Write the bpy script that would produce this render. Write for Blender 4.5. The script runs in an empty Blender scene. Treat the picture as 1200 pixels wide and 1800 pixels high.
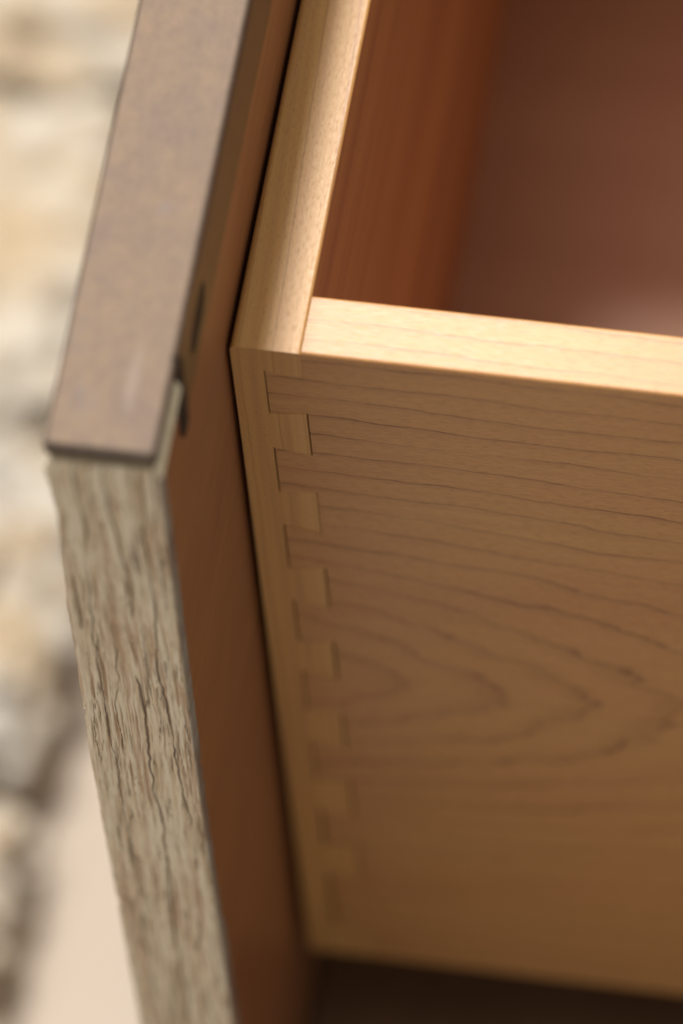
import bpy, bmesh, math, random
import numpy as np
from mathutils import Vector, Matrix, noise as mnoise

MM = 0.001
ZO = 0.42                       # the floor is z = 0, the drawer-box corner stands 0.42 m above it
scene = bpy.context.scene
COL = scene.collection

# ------------------------------------------------------------------ camera
R = np.array([[0.9847758123537368, 0.1642154602823343, -0.057007736381117446],
              [0.11298951942173815, -0.8539271103884982, -0.5079782068596981],
              [-0.13209832665057702, 0.4938033745812301, -0.8594813897626328]])
CPOS = (184.23, -626.70, 1038.09)
cam_d = bpy.data.cameras.new('camera')
cam = bpy.data.objects.new('camera', cam_d); COL.objects.link(cam)
cam.matrix_world = Matrix(((R[0, 0], -R[1, 0], -R[2, 0], CPOS[0]*MM),
                           (R[0, 1], -R[1, 1], -R[2, 1], CPOS[1]*MM),
                           (R[0, 2], -R[1, 2], -R[2, 2], CPOS[2]*MM + ZO),
                           (0, 0, 0, 1)))
cam_d.sensor_fit = 'VERTICAL'; cam_d.sensor_height = 36.0; cam_d.sensor_width = 24.0
cam_d.lens = 12501/1800*36.0
cam_d.clip_start = 0.01; cam_d.clip_end = 100
cam_d.dof.use_dof = True
cam_d.dof.focus_distance = (1226.0 + 19)*MM
cam_d.dof.aperture_fstop = 7.9
scene.camera = cam

# ------------------------------------------------------------------ light
w = bpy.data.worlds.new('World'); scene.world = w; w.use_nodes = True
bg = w.node_tree.nodes['Background']
bg.inputs['Color'].default_value = (1.0, 0.955, 0.90, 1)
bg.inputs['Strength'].default_value = 0.375
LDIR = Vector((-0.18, 0.53, 0.85)).normalized()
ld = bpy.data.lights.new('key_lamp', 'AREA'); ld.shape = 'DISK'; ld.size = 0.46
ld.energy = 78; ld.color = (1.0, 0.93, 0.81)
key = bpy.data.objects.new('key_lamp', ld); COL.objects.link(key)
key.location = Vector((0, 0, ZO)) + LDIR*2.5
key.rotation_euler = LDIR.to_track_quat('Z', 'Y').to_euler()

FDIR = Vector((-0.22, 0.02, 0.97)).normalized()
fd = bpy.data.lights.new('overhead_fill_lamp', 'AREA'); fd.shape = 'DISK'; fd.size = 1.7  # added fill, brightens the shaded box top and the drawer interior
fd.energy = 36; fd.color = (1.0, 0.93, 0.84)
fil = bpy.data.objects.new('overhead_fill_lamp', fd); COL.objects.link(fil)
fil.location = Vector((0, 0, ZO)) + FDIR*2.4
fil.rotation_euler = FDIR.to_track_quat('Z', 'Y').to_euler()

scene.view_settings.view_transform = 'Standard'; scene.view_settings.look = 'None'
scene.view_settings.exposure = 0.0; scene.view_settings.gamma = 1.0
scene.render.engine = 'CYCLES'
scene.cycles.use_denoising = True
scene.cycles.max_bounces = 10; scene.cycles.diffuse_bounces = 6

# ------------------------------------------------------------------ node helper
def srgb(r, g, b):
    f = lambda c: (c/255/12.92 if c/255 <= 0.04045 else ((c/255+0.055)/1.055)**2.4)
    return (f(r), f(g), f(b), 1)

class NT:
    def __init__(s, name):
        s.m = bpy.data.materials.new(name); s.m.use_nodes = True
        s.t = s.m.node_tree; s.n = s.t.nodes; s.l = s.t.links
        s.b = s.n['Principled BSDF']; s.out = s.n['Material Output']
        tc = s.n.new('ShaderNodeTexCoord')
        s.co = s.vm('SCALE', tc.outputs['Object'], scale=1000.0)       # millimetres
    def put(s, sock, v):
        if hasattr(v, 'is_output'): s.l.new(v, sock)
        elif v is not None: sock.default_value = v
    def vm(s, op, a, b=None, scale=None):
        n = s.n.new('ShaderNodeVectorMath'); n.operation = op
        s.put(n.inputs[0], a)
        if b is not None: s.put(n.inputs[1], b)
        if scale is not None: s.put(n.inputs['Scale'], scale)
        return n.outputs['Value'] if op in ('LENGTH', 'DOT_PRODUCT') else n.outputs['Vector']
    def m_(s, op, a, b=None, c=None, clamp=False):
        n = s.n.new('ShaderNodeMath'); n.operation = op; n.use_clamp = clamp
        s.put(n.inputs[0], a)
        if b is not None: s.put(n.inputs[1], b)
        if c is not None: s.put(n.inputs[2], c)
        return n.outputs[0]
    def sep(s, v):
        n = s.n.new('ShaderNodeSeparateXYZ'); s.put(n.inputs[0], v); return n.outputs
    def comb(s, x, y, z):
        n = s.n.new('ShaderNodeCombineXYZ')
        for i, v in enumerate((x, y, z)): s.put(n.inputs[i], v)
        return n.outputs[0]
    def noise(s, v, scale=1.0, detail=2.0, rough=0.5, mul=None, add=None, dist=0.0, col=False):
        if mul is not None: v = s.vm('MULTIPLY', v, mul)
        if add is not None: v = s.vm('ADD', v, add)
        n = s.n.new('ShaderNodeTexNoise'); s.put(n.inputs['Vector'], v)
        n.inputs['Scale'].default_value = scale; n.inputs['Detail'].default_value = detail
        n.inputs['Roughness'].default_value = rough; n.inputs['Distortion'].default_value = dist
        return n.outputs['Color' if col else 'Fac']
    def ramp(s, f, stops, interp='LINEAR'):
        n = s.n.new('ShaderNodeValToRGB'); s.put(n.inputs[0], f); cr = n.color_ramp
        cr.interpolation = interp
        while len(cr.elements) < len(stops): cr.elements.new(0.5)
        for e, (p, c) in zip(cr.elements, stops):
            e.position = p; e.color = c if len(c) == 4 else tuple(c)+(1,)
        return n.outputs['Color']
    def gramp(s, f, stops):
        return s.ramp(f, [(p, (v, v, v, 1)) for p, v in stops])
    def mix(s, fac, a, b, mode='MIX'):
        n = s.n.new('ShaderNodeMix'); n.data_type = 'RGBA'; n.blend_type = mode
        s.put(n.inputs[0], fac); s.put(n.inputs[6], a); s.put(n.inputs[7], b)
        return n.outputs[2]
    def attr(s, name):
        n = s.n.new('ShaderNodeAttribute'); n.attribute_name = name; return n.outputs['Fac']
    def bump(s, h, strength=0.3, dist=0.0002):
        n = s.n.new('ShaderNodeBump'); n.inputs['Strength'].default_value = strength
        n.inputs['Distance'].default_value = dist; s.put(n.inputs['Height'], h)
        s.l.new(n.outputs[0], s.b.inputs['Normal'])
    def done(s, col, rough=0.5, spec=0.5, metal=0.0, coat=0.0, coat_r=0.2):
        s.put(s.b.inputs['Base Color'], col); s.put(s.b.inputs['Roughness'], rough)
        s.put(s.b.inputs['Specular IOR Level'], spec); s.put(s.b.inputs['Metallic'], metal)
        s.put(s.b.inputs['Coat Weight'], coat); s.put(s.b.inputs['Coat Roughness'], coat_r)
        return s.m

# ------------------------------------------------------------------ materials
def mat_side():
    """flat-sawn maple: growth lines along x that close into pointed arches low on the board"""
    t = NT('maple_side'); x, y, z = t.sep(t.co)
    n1 = t.noise(t.co, 1, 2, .5, mul=(0.016, 0.03, 0.05))
    n2 = t.noise(t.co, 1, 3, .55, mul=(0.07, 0.1, 0.16), add=(7, 3, 1))
    n3 = t.noise(t.co, 1, 3, .6, mul=(0.25, 0.3, 0.8), add=(2, 5, 9))
    dz = t.m_('MULTIPLY_ADD', y, 1.5, t.m_('ADD', z, 113.0))
    fall = t.m_('DIVIDE', 1.0, t.m_('MULTIPLY_ADD', t.m_('MULTIPLY', dz, dz), 1/3600.0, 1.0))
    dx = t.m_('MULTIPLY', t.m_('MULTIPLY', t.m_('ADD', x, 30.0), 0.36), fall)
    r = t.m_('POWER', t.m_('ADD', t.m_('POWER', t.m_('ABSOLUTE', dz), 1.6), t.m_('POWER', t.m_('ABSOLUTE', dx), 1.6)), 1/1.6)
    r = t.m_('MULTIPLY_ADD', n1, 6.0, r)
    r = t.m_('MULTIPLY_ADD', n2, 2.0, r)
    r = t.m_('MULTIPLY_ADD', n3, 0.8, r)
    near = t.m_('DIVIDE', 1.0, t.m_('MULTIPLY_ADD', t.m_('MULTIPLY', dz, dz), 1/700.0, 1.0))
    n4 = t.noise(t.co, 1, 3, .6, mul=(0.055, 0.1, 0.10), add=(17, 3, 11))
    r = t.m_('ADD', r, t.m_('MULTIPLY', t.m_('MULTIPLY', t.m_('SUBTRACT', n4, .5), near), 9.0))
    ph = t.m_('DIVIDE', r, 6.1)
    fr = t.m_('FRACT', ph)
    line = t.gramp(fr, [(0.0, .0), (0.66, 0.0), (0.91, .22), (0.957, 1.0), (0.985, .5), (1.0, 0.0)])
    brk = t.gramp(t.noise(t.co, 1, 2, .5, mul=(0.035, .05, .12), add=(11, 2, 4)), [(.28, .22), (.62, 1.0)])
    wide = t.gramp(fr, [(0.0, .55), (0.12, .0), (0.60, 0.0), (0.85, .8), (0.97, 1.0), (1.0, .6)])
    line = t.m_('MAXIMUM', t.m_('MULTIPLY', line, brk), t.m_('MULTIPLY', t.m_('MULTIPLY', wide, near), .30))
    big = t.noise(t.co, 1, 2, .5, mul=(0.012, 0.03, 0.035), add=(1, 8, 3))
    c = t.ramp(big, [(.30, srgb(182, 128, 79)), (.5, srgb(187, 136, 84)), (.70, srgb(188, 141, 86))])
    streak = t.noise(t.co, 1, 3, .6, mul=(0.03, .3, .5), add=(4, 4, 4))
    c = t.mix(t.gramp(streak, [(.35, .0), (.7, .45)]), c, srgb(166, 112, 64))
    # short fibre flecks
    fl = t.noise(t.co, 1, 3, .6, mul=(0.30, 1.9, 2.1))
    c = t.mix(t.gramp(fl, [(.38, .0), (.68, .48)]), c, srgb(202, 154, 94))
    fl2 = t.noise(t.co, 1, 2, .6, mul=(0.45, 2.2, 2.4), add=(9, 9, 2))
    c = t.mix(t.gramp(fl2, [(.48, .0), (.72, .45)]), c, srgb(142, 96, 54))
    c = t.mix(t.m_('MULTIPLY', line, .80), c, srgb(98, 50, 28))
    pore = t.noise(t.co, 1, 0, .5, mul=(.5, .5, .9), add=(3, 1, 7))
    c = t.mix(t.gramp(pore, [(.80, .0), (.86, .35)]), c, srgb(110, 66, 40))
    t.bump(t.m_('ADD', fl, t.m_('MULTIPLY', fl2, -.6)), .22, .00008)
    return t.done(c, t.gramp(fl, [(.3, .36), (.7, .42)]), .42)

def mat_front():
    """quarter-sawn end board: lines at constant x on the end grain and along y on the top"""
    t = NT('maple_front'); x, y, z = t.sep(t.co)
    n1 = t.noise(t.co, 1, 2, .5, mul=(0.05, 0.012, 0.02))
    n2 = t.noise(t.co, 1, 2, .6, mul=(0.35, 0.10, 0.20), add=(7, 3, 1))
    n3 = t.noise(t.co, 1, 2, .6, mul=(1.0, 0.5, 1.3), add=(2, 5, 8))
    u = t.m_('MULTIPLY_ADD', y, 0.030, x)
    u = t.m_('MULTIPLY_ADD', n1, 2.0, u)
    u = t.m_('MULTIPLY_ADD', n2, 0.35, u)
    u = t.m_('MULTIPLY_ADD', n3, 0.10, u)
    fr = t.m_('FRACT', t.m_('DIVIDE', u, 1.45))
    line = t.gramp(fr, [(0.0, 0.0), (0.72, 0.0), (0.90, .45), (0.955, 1.0), (1.0, 0.0)])
    sel = t.noise(t.comb(t.m_('FLOOR', t.m_('DIVIDE', u, 1.45)), 0.5, 0.5), 3.7, 0)
    line = t.m_('MULTIPLY', line, t.gramp(sel, [(.42, .08), (.66, 1.0)]))
    band = t.noise(t.comb(u, t.m_('MULTIPLY', y, .01), t.m_('MULTIPLY', z, .02)), .45, 2, .5)
    c = t.ramp(band, [(.32, srgb(180, 129, 78)), (.5, srgb(193, 144, 84)), (.68, srgb(202, 155, 94))])
    fl = t.noise(t.co, 1, 2, .6, mul=(2.2, 0.25, .5))
    c = t.mix(t.gramp(fl, [(.3, .0), (.72, .38)]), c, srgb(188, 148, 90))
    fl2 = t.noise(t.co, 1, 2, .65, mul=(2.6, 0.7, 1.6), add=(9, 9, 2))
    c = t.mix(t.gramp(fl2, [(.52, .0), (.80, .40)]), c, srgb(128, 88, 48))
    c = t.mix(t.m_('MULTIPLY', line, .52), c, srgb(108, 60, 32))
    t.bump(t.m_('ADD', fl, t.m_('MULTIPLY', fl2, -.8)), .16, .00008)
    return t.done(c, t.gramp(fl2, [(.3, .36), (.7, .43)]), .42)

def mat_inner(name, c0, c1, c2, axis):
    t = NT(name)
    mul = {'y': (0.30, 0.012, 0.30), 'x': (0.012, .22, .22)}[axis]
    s1 = t.noise(t.co, 1, 3, .55, mul=tuple(v*.35 for v in mul))
    s2 = t.noise(t.co, 1, 3, .6, mul=tuple(v*3 for v in mul), add=(3, 5, 7))
    c = t.ramp(s1, [(.32, c0), (.52, c1), (.70, c2)])
    c = t.mix(t.gramp(s2, [(.4, .0), (.75, .35)]), c, c0)
    t.bump(s2, .15, .0001)
    return t.done(c, .42, .5)

def mat_back():
    t = NT('brown_stain')
    g = t.noise(t.co, 1, 3, .6, mul=(2.2, .035, .9))
    g2 = t.noise(t.co, 1, 2, .5, mul=(.04, .02, .03), add=(4, 2, 1))
    sp = t.noise(t.co, 1, 2, .7, mul=(2.5, 1.8, 2.5), add=(1, 2, 3))
    c = t.ramp(g2, [(.3, srgb(152, 100, 63)), (.7, srgb(160, 109, 67))])
    c = t.mix(t.gramp(g, [(.35, .0), (.70, .75)]), c, srgb(126, 76, 48))
    c = t.mix(t.gramp(sp, [(.66, .0), (.76, .28)]), c, srgb(196, 152, 112))
    t.bump(sp, .10, .0001)
    return t.done(c, .40, .5)

def mat_metal():
    t = NT('bronze_painted_metal')
    a = t.noise(t.co, 1, 4, .6, mul=(.16, .09, .16))
    b = t.noise(t.co, 1, 3, .65, mul=(.5, .36, .5), add=(3, 7, 1))
    d = t.noise(t.co, 1, 3, .65, mul=(1.2, .9, 1.2), add=(8, 7, 1))
    c = t.ramp(a, [(.30, srgb(110, 93, 83)), (.45, srgb(119, 100, 86)), (.58, srgb(125, 104, 85)), (.72, srgb(116, 101, 93))])
    c = t.mix(t.gramp(b, [(.36, .0), (.66, .55)]), c, srgb(98, 81, 72))
    c = t.mix(t.gramp(d, [(.46, .0), (.70, .45)]), c, srgb(132, 111, 93))
    # a faint rubbed smear near the end of the cap
    p = t.vm('SUBTRACT', t.co, (-6.2, -37.0, 46.0))
    p = t.vm('MULTIPLY', p, (.55, .085, .0))
    sm = t.gramp(t.m_('ADD', t.vm('LENGTH', p), t.m_('MULTIPLY', b, .5)), [(.55, .45), (1.1, .0)])
    c = t.mix(sm, c, srgb(140, 126, 118))
    t.bump(d, .10, .00012)
    return t.done(c, t.gramp(b, [(.3, .62), (.7, .60)]), .35)

def mat_plain(name, c0, c1, rough=.5, sc=.3, spec=.4, metal=0, bump=.15):
    t = NT(name)
    a = t.noise(t.co, sc, 4, .6)
    t.bump(a, bump, .0002)
    return t.done(t.ramp(a, [(.3, c0), (.7, c1)]), rough, spec, metal)

def mat_weathered(plain=False):
    t = NT('weathered_oak_plain' if plain else 'weathered_oak')
    if plain: h, cr, br = (t.noise(t.co, 1, 3, .6, mul=(1.5, 1.5, .06), add=(k, k, k)) for k in (1, 5, 9)); cr = t.gramp(cr, [(.68, 0), (.72, 1)]); br = t.gramp(br, [(.6, 0), (.7, 1)])
    else: h, cr, br = t.attr('hgt'), t.attr('crack'), t.attr('brown')
    f = t.noise(t.co, 1, 3, .7, mul=(2.4, 2.4, .12))
    g = t.noise(t.co, 1, 3, .6, mul=(.35, .35, .03), add=(2, 2, 2))
    c = t.ramp(g, [(.3, srgb(224, 208, 178)), (.5, srgb(233, 216, 186)), (.72, srgb(220, 201, 173))])
    c = t.mix(t.gramp(f, [(.42, .0), (.68, .55)]), c, srgb(180, 158, 128))
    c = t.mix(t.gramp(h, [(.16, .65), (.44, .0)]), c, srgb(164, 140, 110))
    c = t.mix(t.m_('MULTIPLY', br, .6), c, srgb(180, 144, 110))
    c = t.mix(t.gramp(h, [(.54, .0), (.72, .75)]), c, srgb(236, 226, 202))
    c = t.mix(t.m_('MULTIPLY', cr, .9), c, srgb(88, 77, 74))
    t.bump(f, .35, .00025)
    return t.done(c, .62, .3)

def mat_stone(seed, base, warm):
    t = NT('limestone'); s = (seed*13.1, seed*7.7, seed*3.3)
    a = t.noise(t.co, 1, 4, .6, mul=(.03, .045, .045), add=s)
    b = t.noise(t.co, 1, 5, .62, mul=(.10, .20, .20), add=(s[1], s[0], s[2]), dist=.6)
    d = t.noise(t.co, 1, 4, .6, mul=(.25, .25, .25), add=s)
    c = t.mix(t.gramp(a, [(.42, .0), (.62, .9)]), base, warm)
    c = t.mix(t.gramp(b, [(.53, .0), (.66, .85)]), c, srgb(132, 104, 70))
    c = t.mix(t.gramp(d, [(.5, .0), (.8, .4)]), c, srgb(220, 214, 202))
    t.bump(t.m_('ADD', b, d), .5, .004)
    return t.done(c, .85, .2)

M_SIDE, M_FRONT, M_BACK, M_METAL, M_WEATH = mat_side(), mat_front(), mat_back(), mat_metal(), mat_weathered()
M_WPLAIN = mat_weathered(True)
M_BOTTOM = mat_inner('drawer_bottom_wood', srgb(150, 100, 72), srgb(154, 104, 76), srgb(158, 109, 80), 'x')
M_BOXIN = mat_inner('maple_bounce_tinted', srgb(160, 102, 64), srgb(180, 124, 78), srgb(192, 138, 86), 'y')  # the front's maple, reddened to carry light bounced inside the box
M_FLANGE = mat_plain('olive_bronze', srgb(104, 80, 48), srgb(118, 92, 58), .45, .25, .4)
M_CAPEDGE = mat_plain('dark_bronze_edge', srgb(74, 60, 50), srgb(92, 76, 63), .5, .3, .4)  # darker tone for the cap's sides and bevels
M_UNDER = mat_plain('olive_glue_layer', srgb(118, 100, 62), srgb(138, 120, 80), .7, .6)
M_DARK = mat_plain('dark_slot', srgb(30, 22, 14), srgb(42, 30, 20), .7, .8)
M_CREAM = mat_plain('cream_primer', srgb(206, 194, 164), srgb(222, 212, 184), .6, .5)
M_BASE = mat_plain('dark_brown_stain', srgb(104, 74, 50), srgb(118, 86, 60), .5, .05)
M_FLOOR = mat_plain('pale_plaster_floor', srgb(184, 173, 163), srgb(190, 179, 169), .8, .012, .2)

# ------------------------------------------------------------------ mesh helpers (millimetres, corner of the drawer box = origin)
def link(name, me, mats, parent=None):
    o = bpy.data.objects.new(name, me); COL.objects.link(o)
    for m in (mats if isinstance(mats, (list, tuple)) else [mats]): me.materials.append(m)
    if parent is not None: o.parent = parent
    return o

def to_mesh(bm, name, smooth=False):
    bmesh.ops.recalc_face_normals(bm, faces=bm.faces)
    for v in bm.verts: v.co *= MM
    me = bpy.data.meshes.new(name); bm.to_mesh(me); bm.free()
    if smooth:
        for p in me.polygons: p.use_smooth = True
    return me

def bm_box(bm, x0, x1, y0, y1, z0, z1):
    vs = [bm.verts.new((x, y, z)) for x in (x0, x1) for y in (y0, y1) for z in (z0, z1)]
    for f in ((0, 1, 3, 2), (4, 6, 7, 5), (0, 4, 5, 1), (2, 3, 7, 6), (0, 2, 6, 4), (1, 5, 7, 3)):
        bm.faces.new([vs[i] for i in f])

def prism(bm, poly, y0, y1):
    """poly: list of (x, z); extruded along y"""
    a = [bm.verts.new((x, y0, z)) for x, z in poly]; b = [bm.verts.new((x, y1, z)) for x, z in poly]
    bm.faces.new(a); bm.faces.new(b[::-1])
    n = len(poly)
    for i in range(n): bm.faces.new((a[i], b[i], b[(i+1) % n], a[(i+1) % n]))

def bevel(bm, off, seg=2, test=None):
    bm.normal_update()
    es = [e for e in bm.edges if (test is None or test(e))]
    bmesh.ops.bevel(bm, geom=es, offset=off, segments=seg, affect='EDGES', profile=.5, clamp_overlap=True)

def rounded_box(name, x0, x1, y0, y1, z0, z1, r, mat, parent, seg=2):
    bm = bmesh.new(); bm_box(bm, x0, x1, y0, y1, z0, z1)
    if r: bevel(bm, r, seg)
    return link(name, to_mesh(bm, name), mat, parent)

def tag(o, label, cat=None, group=None, kind=None):
    o['label'] = label
    if cat: o['category'] = cat
    if group: o['group'] = group
    if kind: o['kind'] = kind

# ------------------------------------------------------------------ floor
bm = bmesh.new()
bm_box(bm, -1500, 1500, -1500, 1800, -460, -420)
floor = link('floor', to_mesh(bm, 'floor'), M_FLOOR); floor.location.z = ZO
tag(floor, 'smooth pale pinkish plaster floor beside the rough stones', kind='structure')

# ------------------------------------------------------------------ drawer
TF, TS, H, W, L = 12.5, 12.04, 228.4, 212.5, 460.0
XB, XF, OV, HP = -0.8, -18.95, 50.3, 46.6
drawer = bpy.data.objects.new('drawer', None); COL.objects.link(drawer)
BASE = Vector((0, 0, ZO - 300*MM)); drawer.location = BASE; drawer.empty_display_size = .05
tag(drawer, 'open dovetailed maple drawer with bronze-capped weathered oak front', 'drawer')
def dlink(o, par=None):
    """a part modelled in the corner frame: parent it to the drawer"""
    if par is None:
        o.parent = drawer; o.location = Vector((0, 0, ZO)) - BASE
    else: o.parent = par
    return o

# pins of the box front: centre depth, half heights at the base and at the inner face
XBASE = 5.6
pins = [27.0 + 26.95*k for k in range(7)]
HB, HI = 5.85, 7.05
# box front: lap plus first and last half pin at both ends, plain board between
def front_profile():
    return [(0, 0), (TF, 0), (TF, -8.0), (XBASE, -6.9), (XBASE, -H+12.0), (TF, -H+10.6), (TF, -H), (0, -H)]
bm = bmesh.new()
prism(bm, front_profile(), -0.04, TS)
prism(bm, [(0, 0), (TF, 0), (TF, -H), (0, -H)], TS, W-TS)
prism(bm, front_profile(), W-TS, W)
def ftest(e):
    a, b = e.verts[0].co, e.verts[1].co
    top = a.z > -.01 and b.z > -.01
    along = abs(a.y-b.y) > 1
    return (top and along) or (top and a.y < .1 and b.y < .1) or (a.y < .1 and b.y < .1 and a.x < .01 and b.x < .01)
bevel(bm, 1.3, 6, lambda e: ftest(e) and e.verts[0].co.x < .01 and e.verts[1].co.x < .01 and abs(e.verts[0].co.y-e.verts[1].co.y) > 1)
bevel(bm, .5, 3, lambda e: ftest(e) and e.verts[0].co.x > TF-.01 and e.verts[1].co.x > TF-.01)
bmesh.ops.recalc_face_normals(bm, faces=bm.faces)
for f in bm.faces: f.material_index = 1 if (f.normal.x > .9 and f.calc_center_median().y > TS) else 0
box_front = dlink(link('box_front', to_mesh(bm, 'box_front'), [M_FRONT, M_BOXIN]))
rnd = random.Random(4)
for k, c in enumerate(pins):
    j = rnd.uniform(-.15, .15)
    bm = bmesh.new()
    pe = TF-[.24, .12, .32, .40, .36, .38, .38][k]
    prism(bm, [(XBASE, -c+HB), (pe, -c+HI+j), (pe, -c-HI+j), (XBASE, -c-HB)], [-.03, .10, -.05, .12, .05, -.04, .08][k], TS-.2)
    bevel(bm, .10, 1, lambda e: all(v.co.y < 1 for v in e.verts) and not all(v.co.x < XBASE+.01 for v in e.verts))
    dlink(link('dovetail_pin', to_mesh(bm, 'dovetail_pin'), M_FRONT), box_front)

# near side: board with tails that sit between the pins
def side_profile(g=.09):
    pts = [(L, 0), (TF+.03, 0), (TF+.03, -8.0-g)]
    edges = [(6.9, 8.0)] + [(c+s*HB, c+s*HI) for c in pins for s in (-1, 1)] + [(H-12.0, H-10.6)]
    # edges come in pairs: top of tail, bottom of tail
    for i in range(0, len(edges), 2):
        (b0, i0), (b1, i1) = edges[i], edges[i+1]
        xe = XBASE + [.20, .26, .30, .36, .28, .34, .55, .6][i//2]
        pts += [(TF+.03, -i0-g), (xe, -b0-g), (xe, -b1+g), (TF+.03, -i1+g)]
    pts += [(TF+.03, -H), (L, -H)]
    out = []
    for p in pts:
        if not out or (abs(p[0]-out[-1][0])+abs(p[1]-out[-1][1])) > 1e-6: out.append(p)
    return out
for near in (True, False):
    bm = bmesh.new()
    y0, y1 = (0, TS) if near else (W-TS, W)
    prism(bm, side_profile(), y0, y1)
    bevel(bm, .55, 3, lambda e: e.verts[0].co.z > -.01 and e.verts[1].co.z > -.01 and abs(e.verts[0].co.x-e.verts[1].co.x) > 20)
    me = to_mesh(bm, 'side_board')
    s = dlink(link('side_board', me, M_SIDE))
    if near: s['label'] = 'near maple side board with bright sunlit top edge and tails'
dlink(rounded_box('bottom_panel', TF-3, L-8, TS-4, W-TS+4, -178, -171, 0, M_BOTTOM, None))
dlink(rounded_box('back_board', L-14, L-.2, TS+.1, W-TS-.1, -H+1, -.3, .5, M_BOXIN, None))

# drawer front, leaning a hair out of plumb: x shifts by LEAN per mm of height
LEAN = .0075
def lean(o):
    for v in o.data.vertices: v.co.x += LEAN*v.co.z
ZB = -300.0
o = dlink(rounded_box('front_board', XF+1.2, XB, -OV+2.5, W+48, ZB, HP-5.4, .0, M_BACK, None)); lean(o)
o['label'] = 'reddish brown stained back face of the drawer front'
fb = o

# weathered oak edge, real relief ---------------------------------------------------------
rng = np.random.RandomState(11)
PERM = rng.rand(512, 512).astype(np.float64)
def vnoise(u, v):
    iu = np.floor(u).astype(int); iv = np.floor(v).astype(int)
    fu = u-iu; fv = v-iv
    fu = fu*fu*fu*(fu*(fu*6-15)+10); fv = fv*fv*fv*(fv*(fv*6-15)+10)
    g = lambda a, b: PERM[a % 512, b % 512]
    return (g(iu, iv)*(1-fu)+g(iu+1, iv)*fu)*(1-fv) + (g(iu, iv+1)*(1-fu)+g(iu+1, iv+1)*fu)*fv
def fbm(u, v, o=3):
    s = 0; a = .5; n = 0
    for i in range(o):
        s = s+a*vnoise(u*2**i+17*i, v*2**i+31*i); n += a; a *= .5
    return s/n
ZT = HP-5.6
NU, NV = 150, 1050
zz = np.concatenate([np.linspace(ZT, -190, NV-120), np.linspace(-191, ZB, 120)])
ss = np.linspace(0, 1, NU)
S, Z = np.meshgrid(ss, zz)
lz = np.array([-260, -167, -118, -66, -35, -7, 5, 24, 31, 37.4, 41])
lx = np.array([-20.6, -20.5, -20.6, -20.7, -20.2, -19.8, -19.5, -18.8, -19.1, -19.7, -18.6])
rz = np.array([-260, -162, -111, -61, -20, 9, 28, 43])
rx = np.array([-2.4, -1.85, -1.7, -1.25, -.7, -.25, -.1, .15])
XL = np.interp(Z, lz, lx); XR = np.interp(Z, rz, rx)
XL += .18*(fbm(Z/3.0, Z*0+3.3)-.5) + .25*(fbm(Z/9.0, Z*0+9.3)-.5)
nick = np.clip(1-np.abs(Z+47)/9, 0, 1)*np.clip(vnoise(Z/1.1, Z*0+5)-.5, 0, 1)*.9 + np.exp(-((Z+117.5)/1.3)**2)*.55
XL += nick*np.exp(-(S*18/.6)**2)*1.2
XR += .10*(fbm(Z/4.0, Z*0+8.1)-.5)
X = XL + (XR-XL)*S
U = S*18.5
V = -Z
wu = U + 1.8*(fbm(U/9+3, V/45+1, 2)-.5) + .55*(fbm(U/3+5, V/14+2, 2)-.5) + .16*(fbm(U/1.1+15, V/5+12, 2)-.5)
def ridge(n): return 1-np.abs(2*n-1)
fine = ridge(fbm(wu/.5, V/16.0, 2)); mid = fbm(wu/.75+40, V/22.0, 3); fib = ridge(fbm(wu/.3+9, V/7, 2))
rough_zone = .45 + .75*fbm(U/6+70, V/22+8, 2)
hgt = .75*(mid-.5) + .50*(fine-.62)*rough_zone + .60*(fib-.62)*rough_zone
# long checks that wander down the board
crack = np.zeros_like(U)
for u0, wd, sd, dens in ((4.3, .16, 1, .62), (9.6, .24, 2, .70), (14.6, .20, 3, .62), (16.6, .10, 4, .40), (7.2, .09, 5, .32), (12.4, .09, 6, .33), (2.2, .08, 7, .30)):
    path = u0 + 1.6*(fbm(V/46+sd*9, V*0+sd, 2)-.5)*2 + .5*(fbm(V/9+sd*5, V*0+sd+40, 2)-.5)*2 + .16*(fbm(V/2.2+sd*3, V*0+sd+80, 2)-.5)*2
    on = np.clip((fbm(V/13+sd*21, V*0+sd*3, 2)-(1-dens)+.12)*7, 0, 1)
    wid = .72*wd*(.4+1.2*fbm(V/5+sd*11, V*0+sd*7, 2))
    crack = np.maximum(crack, on*np.exp(-((U-path)/wid)**2))
small = np.clip((ridge(fbm(wu/.7+60, V/26.0+7, 2))-.93)*18, 0, 1)*np.clip((fbm(U/2.5+20, V/12+50, 2)-.47)*6, 0, 1)
crack = np.clip(np.maximum(crack, small*.6), 0, 1)
brown = np.clip((fbm(wu/.36+90, V/17.0+5, 2)-.57)*7, 0, 1)
lin = np.clip((ridge(fbm(wu/.55+130, V/34.0+3, 2))-.88)*14, 0, 1)*np.clip((fbm(U/1.5+27, V/9+11, 2)-.42)*5, 0, 1)
crack = np.maximum(crack, .34*lin)
brown = np.maximum(brown, np.clip((S-.90)*14, 0, 1)*np.clip((fbm(U/2, V/12+33, 2)-.44)*6, 0, 1))
hgt = hgt - .6*crack - .12*brown
crack = np.maximum(crack, .8*np.clip((S-.972)/.018, 0, 1))
hn = np.clip((hgt+.5)/1.0, 0, 1)
edge = np.minimum(S, 1-S)*18.5
Y = -OV - .55*hgt + .55*np.exp(-(edge/.35)**2)*1.0
top = np.clip((Z-(ZT-.8))/.8, 0, 1); Y += .35*top**2
verts = np.stack([X, Y, Z], -1).reshape(-1, 3)*MM
idx = np.arange(NU*NV).reshape(NV, NU)
quads = np.stack([idx[:-1, :-1], idx[1:, :-1], idx[1:, 1:], idx[:-1, 1:]], -1).reshape(-1, 4)
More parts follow.
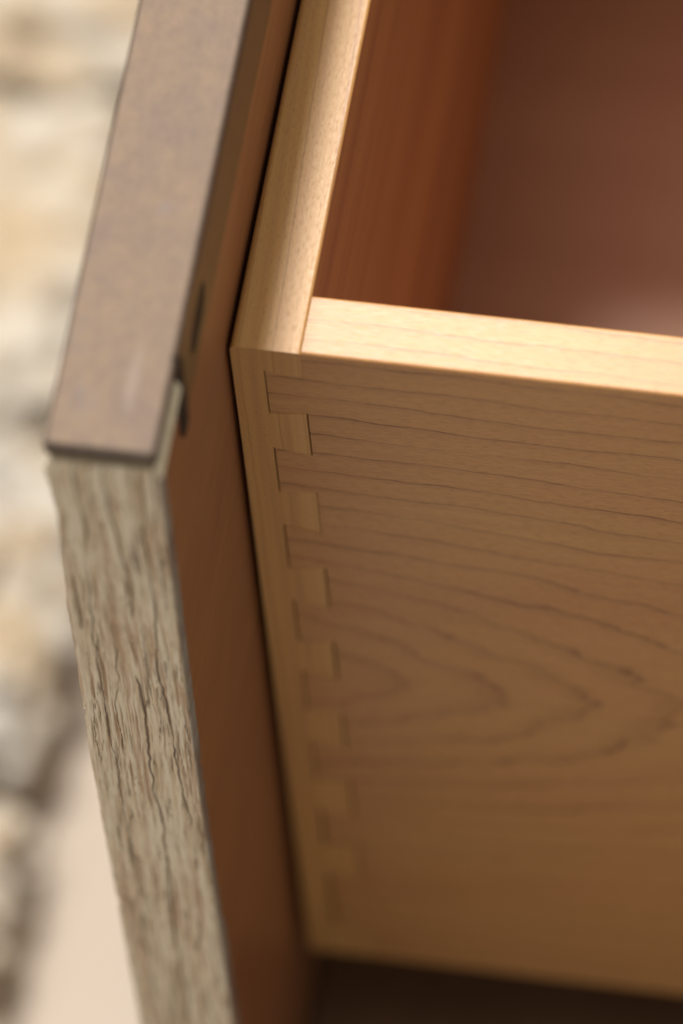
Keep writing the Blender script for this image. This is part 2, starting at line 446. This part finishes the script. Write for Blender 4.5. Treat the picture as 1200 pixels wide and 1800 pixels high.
# returns on the four sides so the lipping has thickness
bverts = []; loops = np.concatenate([idx[:, 0], idx[-1, 1:], idx[::-1, -1][1:], idx[0, ::-1][1:-1]])
bv = verts[loops].copy(); bv[:, 1] = (-OV+3.4)*MM
base_i = len(verts); nb = len(loops)
sideq = [(int(loops[i]), int(loops[(i+1) % nb]), base_i+(i+1) % nb, base_i+i) for i in range(nb)]
me = bpy.data.meshes.new('weathered_edge')
me.from_pydata(np.vstack([verts, bv]).tolist(), [], quads.tolist()+sideq)
for nm, arr in (('hgt', hn), ('crack', crack), ('brown', brown)):
    at = me.attributes.new(nm, 'FLOAT', 'POINT')
    at.data.foreach_set('value', np.concatenate([arr.reshape(-1), arr.reshape(-1)[loops]]).astype(np.float32))
for p in me.polygons: p.use_smooth = True
me.update()
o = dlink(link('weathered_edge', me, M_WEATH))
o['label'] = 'cream weathered oak edge with dark cracks along the grain'
bm = bmesh.new(); bm.from_mesh(me); bmesh.ops.recalc_face_normals(bm, faces=bm.faces); bm.to_mesh(me); bm.free()
# outer face of the drawer front: the same oak, set on the other side
o = dlink(rounded_box('oak_facing', XF-.3, XF+1.2, -OV+3.5, W+48, ZB, HP-5.4, 0, M_WPLAIN, None)); lean(o)

# bronze cap ------------------------------------------------------------------------------
bm = bmesh.new(); bm_box(bm, XF-.35, XB+.35, -OV-.35, W+48.5, HP-3.3, HP)
bevel(bm, 1.0, 3, lambda e: abs(e.verts[0].co.z-e.verts[1].co.z) > 1)
bevel(bm, .7, 3, lambda e: e.verts[0].co.z > HP-.01 and e.verts[1].co.z > HP-.01)
bm.normal_update()
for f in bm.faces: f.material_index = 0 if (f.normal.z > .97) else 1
cap = dlink(link('top_cap', to_mesh(bm, 'top_cap', False), [M_METAL, M_CAPEDGE])); lean(cap)
cap['label'] = 'mottled taupe bronze cap along the top of the drawer front'
o = dlink(rounded_box('underlay', XF+.5, XB-.3, -OV+.25, W+48, HP-5.5, HP-3.2, .2, M_UNDER, None), cap); lean(o)
# flange on the back with an elongated screw slot: built round the slot
FY0, FZ0, FZ1 = -30.8, 25.0, HP-3.35
FX = XB+.3
bm = bmesh.new()
slot = []
cy, cz, hl, hr = -15.4, 33.4, 2.2, 4.4
for i in range(13): a = math.pi/2 + math.pi*i/12; slot.append((cy-hl+hr*math.cos(a), cz+hr*math.sin(a)))
for i in range(1, 16): slot.append((cy-hl+2*hl*i/16, cz-hr))
for i in range(13): a = -math.pi/2 + math.pi*i/12; slot.append((cy+hl+hr*math.cos(a), cz+hr*math.sin(a)))
for i in range(1, 16): slot.append((cy+hl-2*hl*i/16, cz+hr))
def plate_with_hole(bm, outer, hole, xf, xb):
    n = len(hole)
    def ang(p): return math.atan2(p[1]-cz, p[0]-cy)
    # ring of points on the outer rectangle seen from the slot centre
    y0, y1, z0, z1 = outer
    ring = []
    for p in hole:
        dy, dz = p[0]-cy, p[1]-cz
        ts = []
        if dy > 1e-9: ts.append((y1-cy)/dy)
        if dy < -1e-9: ts.append((y0-cy)/dy)
        if dz > 1e-9: ts.append((z1-cz)/dz)
        if dz < -1e-9: ts.append((z0-cz)/dz)
        t = min(ts); ring.append((cy+dy*t, cz+dz*t))
    F = [bm.verts.new((xf, y, z)) for y, z in hole]; O = [bm.verts.new((xf, y, z)) for y, z in ring]; B = [bm.verts.new((xb, y, z)) for y, z in hole]
    for i in range(n):
        j = (i+1) % n
        bm.faces.new((F[i], F[j], O[j], O[i])); bm.faces.new((B[i], B[j], F[j], F[i]))
    for (yy, zc) in ((y0, z0), (y0, z1), (y1, z0), (y1, z1)):      # the corners the ring cuts off
        best = None
        for i in range(n):
            j = (i+1) % n
            a, b = ring[i], ring[j]
            on_y = abs(a[0]-yy) < 1e-6 or abs(b[0]-yy) < 1e-6
            on_z = abs(a[1]-zc) < 1e-6 or abs(b[1]-zc) < 1e-6
            if on_y and on_z and not (abs(a[0]-b[0]) < 1e-6 or abs(a[1]-b[1]) < 1e-6): best = (i, j)
        if best:
            c = bm.verts.new((xf, yy, zc)); bm.faces.new((O[best[0]], O[best[1]], c))
HY0, HY1 = -24.0, -6.0
plate_with_hole(bm, (HY0, HY1, FZ0, FZ1), slot, FX, XB+.05)
bm_box(bm, XB+.05, FX, FY0, HY0, FZ0, FZ1)
bm_box(bm, XB+.05, FX, HY1, W+40, FZ0, FZ1)
o = dlink(link('back_flange', to_mesh(bm, 'back_flange'), M_FLANGE), cap); lean(o)
o['label'] = 'olive brown folded flange with an elongated screw slot'
o = dlink(rounded_box('screw_slot_shadow_plate', XB+.03, XB+.045, cy-hl-hr-.3, cy+hl+hr+.3, cz-hr-.3, cz+hr+.3, 0, M_DARK, None), cap); lean(o)
o.name = 'slot_shade_plate'  # near-black sheet that stands for the shade inside the slot
o = dlink(rounded_box('end_shade_block', XB+.02, XB+.75, FY0-2.6, FY0+1.6, FZ0-1.0, FZ1-.2, .2, M_DARK, None), cap); lean(o)  # dark block added to stand for the shade at the flange end
bm = bmesh.new(); bmesh.ops.create_uvsphere(bm, u_segments=12, v_segments=8, radius=.85)
for v in bm.verts: v.co = Vector((v.co.x*.8+XB+.1, v.co.y+FY0-.6, v.co.z*.7+HP-.35))
o = dlink(link('edge_rivet', to_mesh(bm, 'edge_rivet', True), M_DARK), cap); lean(o)
# cream primed rebate left open beside the flange
bm = bmesh.new()
prism(bm, [(XB-.2, HP-3.5), (XB+.2, HP-3.5), (XB+1.25, HP-5.6), (XB+1.1, HP-7.2), (XB-.2, HP-9.0)], -OV+.2, FY0-2.8)
o = dlink(link('cream_corner_strip', to_mesh(bm, 'cream_corner_strip'), M_CREAM)); lean(o)
o['label'] = 'short cream strip under the end of the bronze cap'

# ------------------------------------------------------------------ dark cabinet base under the drawer
base = bpy.data.objects.new('cabinet_base', None); COL.objects.link(base)
base.location = (0.23, 0.2, 0); base.empty_display_size = .05
tag(base, 'dark brown cabinet base in shadow under the drawer', 'cabinet')
def blink(o):
    o.parent = base; o.location = Vector((0, 0, ZO)) - base.location; return o
blink(rounded_box('base_body', -2.3, 470, -85, W+50, -419.9, -263, 1, M_BASE, None))  # near end extended out of view to cut light bounced off the floor
for yy in (40, W-70):
    blink(rounded_box('runner', 10, 460, yy, yy+30, -262.9, -H-.4, .5, M_BASE, None))

# ------------------------------------------------------------------ rough limestone blocks
def stone(name, x0, x1, y0, y1, h, seed, mat, label):
    bm = bmesh.new()
    bmesh.ops.create_cube(bm, size=2.0)
    bmesh.ops.subdivide_edges(bm, edges=bm.edges[:], cuts=25, use_grid_fill=True)
    cx, cy_, hx, hy, hz = (x0+x1)/2, (y0+y1)/2, (x1-x0)/2, (y1-y0)/2, h/2
    sv = Vector((seed*31.7, seed*17.3, seed*5.1))
    for v in bm.verts:
        p = v.co.copy()
        q = Vector([math.copysign(abs(c)**1.0, c) for c in p])
        ln = (abs(p.x)**7+abs(p.y)**7+abs(p.z)**7)**(1/7)
        q = p/ln
        wv = Vector((q.x*hx, q.y*hy, q.z*hz))
        n = mnoise.noise(wv*.030+sv)*5 + mnoise.noise(wv*.085+sv*2)*7 + mnoise.noise(wv*.17+sv)*8
        d = p.normalized()
        wv += Vector((d.x, d.y, d.z))*n
        if wv.z < -hz: wv.z = -hz
        v.co = wv + Vector((0, 0, hz))
    me = to_mesh(bm, name, True)
    o = link(name, me, mat); o.location = (cx*MM, cy_*MM, 0)
    tag(o, label, 'stone', 'rough limestone blocks behind the drawer front')
    return o
ST = [srgb(202, 197, 189), srgb(198, 193, 184), srgb(196, 195, 192)]
WM = [srgb(184, 165, 138), srgb(186, 167, 142), srgb(180, 161, 134)]
mats = [mat_stone(i+1, ST[i % 3], WM[i % 3]) for i in range(5)]
rows = [(4, 60, 26, 'pale stone block nearest the bottom left corner of the picture'),
        (62, 110, 30, 'grey-white stone block second from the bottom left'),
        (112, 205, 34, 'long tan-stained stone block at mid height beside the oak edge'),
        (207, 300, 36, 'big creamy stone block beside the bronze cap with brown hollows'),
        (302, 400, 38, 'stone block at the top left corner with a brown underside')]
for i, (a, b, h, lab) in enumerate(rows):
    stone('stone_block', -235+rnd.uniform(-8, 8), -93+rnd.uniform(-3, 3), a, b, h, i+3, mats[i], lab)
